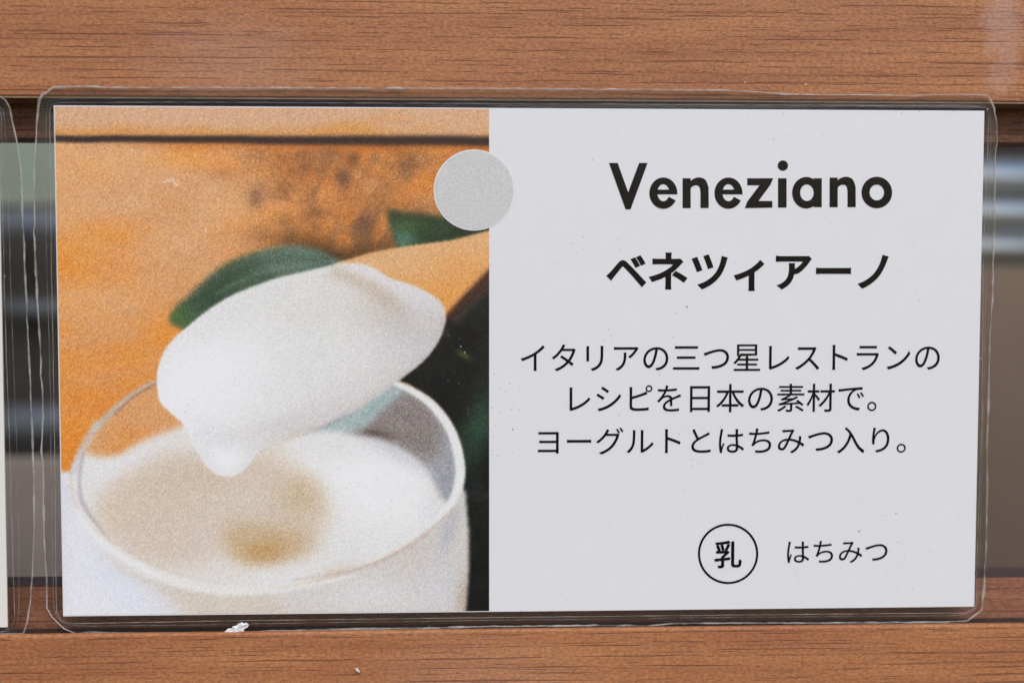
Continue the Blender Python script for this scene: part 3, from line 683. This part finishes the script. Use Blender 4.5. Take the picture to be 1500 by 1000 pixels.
def text_line(name, body, xl, xr, yt, yb, parent, fat=0.0, sy=None, n_off=0.04):
    """real glyph outlines laid on the card plane, fitted between two pixels"""
    cu = bpy.data.curves.new(name, 'FONT'); cu.body = body; cu.size = 1.0; cu.offset = fat; cu.resolution_u = 6
    o = bpy.data.objects.new(name, cu); C.objects.link(o)
    bpy.context.view_layer.update()
    dg = bpy.context.evaluated_depsgraph_get()
    me = bpy.data.meshes.new_from_object(o.evaluated_get(dg))
    bpy.data.objects.remove(o); bpy.data.curves.remove(cu)
    co = np.zeros(len(me.vertices) * 3, np.float32); me.vertices.foreach_get('co', co); co = co.reshape(-1, 3)
    lo, hi = co.min(0), co.max(0)
    ym = 0.5 * (yt + yb); A = np.array(to_card(xl, ym)); B = np.array(to_card(xr, ym))
    T = np.array(to_card(0.5 * (xl + xr), yt)); Bo = np.array(to_card(0.5 * (xl + xr), yb))
    sx = (B[0] - A[0]) / (hi[0] - lo[0]); sv = (T[1] - Bo[1]) / (hi[1] - lo[1])
    print('TEXT', name, 'sx', round(float(sx), 3), 'sy', round(float(sv), 3), len(co))
    vb_ = Bo[1]
    uu = A[0] + (co[:, 0] - lo[0]) * sx; vv = vb_ + (co[:, 1] - lo[1]) * sv
    P = CO + uu[:, None] * np.array([1.0, 0, 0]) + vv[:, None] * CU + CN * n_off
    me.vertices.foreach_set('co', (P * MM).astype(np.float32).ravel()); me.update(); me.name = name
    me.materials.clear()
    return link_mesh(name, me, M_ink, parent)
text_line('subtitle_lettering', 'ベネツィアーノ', 888, 1301.5, 370, 426, card1, fat=0.028)
text_line('description_line', 'イタリアの三つ星レストランの', 763, 1376.5, 503.5, 543, card1, fat=0.001)
text_line('description_line', 'レシピを日本の素材で。', 834, 1284, 562, 603.5, card1, fat=0.001)
text_line('description_line', 'ヨーグルトとはちみつ入り。', 788, 1327, 625, 664.5, card1, fat=0.001)
rl = text_line('ring_letter', '乳', 1047.2, 1085.8, 791.7, 830.8, card1)
base_co = np.zeros(len(rl.data.vertices) * 3, np.float32); rl.data.vertices.foreach_get('co', base_co); base_co = base_co.reshape(-1, 3).astype(float)
bm = bmesh.new()
for k, (du, dv) in enumerate(((0, 0), (0.062, 0), (-0.062, 0), (0, 0.05), (0, -0.05))):      # a heavier weight of the same character
    m2 = rl.data.copy()
    m2.vertices.foreach_set('co', (base_co + (np.array([du, 0, 0]) + CU * dv + CN * 0.004 * k) * MM).astype(np.float32).ravel())
    bm.from_mesh(m2); bpy.data.meshes.remove(m2)
bm.to_mesh(rl.data); bm.free()
text_line('allergen_lettering', 'はちみつ', 1153, 1300, 791.5, 824, card1, fat=0.001)
def ring(name, cx, cy, r0, r1, parent, n=90):
    a = [(cx + r1 * math.cos(t_), cy + r1 * math.sin(t_)) for t_ in np.linspace(0, 2 * math.pi, n, endpoint=False)]
    b_ = [(cx + r0 * math.cos(t_), cy + r0 * math.sin(t_)) for t_ in np.linspace(0, 2 * math.pi, n, endpoint=False)]
    return uv_mesh(name, [(a + b_, [(i, n + i, n + (i + 1) % n, (i + 1) % n) for i in range(n)])], parent)
ring('printed_ring', 1066.5, 810.5, 41.0, 44.2, card1)

# ------------------------------------------------------------------ the neighbouring card, mostly out of the picture
OUT2 = [(-20, 141), (0, 142), (8, 147), (14, 158), (18, 178), (24, 204), (30, 242), (32, 290), (33, 330), (35, 350), (37, 410), (41, 490), (42.5, 530), (44.5, 570), (47, 630), (49, 690), (49.5, 730), (49.5, 780), (47.5, 830), (44.5, 881), (39.6, 910), (34, 928), (0, 928.5), (-400, 929), (-1365, 935), (-1385, 915), (-1390, 160), (-1370, 132), (-700, 137)]
SEAL2 = [(-20, 157), (-4, 158), (2, 166), (4, 300), (6, 400), (10, 530), (14, 640), (17, 750), (19.5, 830), (22, 905), (17, 918), (5, 924), (-400, 924), (-1355, 928), (-1368, 915), (-1375, 175), (-1365, 152), (-700, 155)]
card2 = empty('laminated_card', card_pt(to_card(-680, 900)[0], -CARD_H / 2 - 2), 'laminated card of which only the pale right edge shows beside the photo card', 'card', 'laminated cards in the frame')
make_card(card2, OUT2, SEAL2, [to_card(-1350, 152), to_card(-3, 158), to_card(11, 918), to_card(-1338, 920)], M_cream, seed=23)

# ------------------------------------------------------------------ crumbs
def scrap(name, pts_px, y, thick, mat, label):
    c = np.mean([at_depth(p[0], p[1], y) for p in pts_px], axis=0)
    ring_ = [at_depth(p[0], p[1], y) for p in pts_px]; n = len(ring_); r = np.random.default_rng(5)
    V = []; F = []
    for sgn, sc in ((-1, 0.82), (-0.3, 1.0), (0.6, 0.9)):
        for p in ring_:
            q_ = c + (p - c) * sc; V.append(q_ + np.array([(r.random() - 0.5) * 0.16, sgn * thick * (0.2 + 1.8 * r.random()), (r.random() - 0.5) * 0.16]))
    for k in range(2):
        for i in range(n): F.append((k * n + i, k * n + (i + 1) % n, (k + 1) * n + (i + 1) % n, (k + 1) * n + i))
    V.append(c + np.array([0, -thick * 1.3, 0])); F += [((i + 1) % n, i, 3 * n) for i in range(n)]
    V.append(c + np.array([0, thick * 0.7, 0])); F += [(2 * n + i, 2 * n + (i + 1) % n, 3 * n + 1) for i in range(n)]
    o = from_pts(name, V, F, mat); tag(o, label, 'scrap')
    return o
scrap('paper_scrap', [(330, 930.5), (329, 925), (333, 921), (338, 921), (341, 917), (347, 916), (350, 912), (354, 911), (357, 913), (361, 911.5), (365, 914), (363, 918), (358, 921), (357, 924), (351, 926), (346, 928), (340, 927.5), (336, 929)], 0.75, 0.16, M_scrap, 'torn white paper scrap on the ledge under the dessert card')
scrap('wood_chip', [(519, 979), (523, 977), (526, 981), (527, 984), (523, 983)], -0.12, 0.12, M_chip, 'tiny pale chip stuck on the lower rail face')
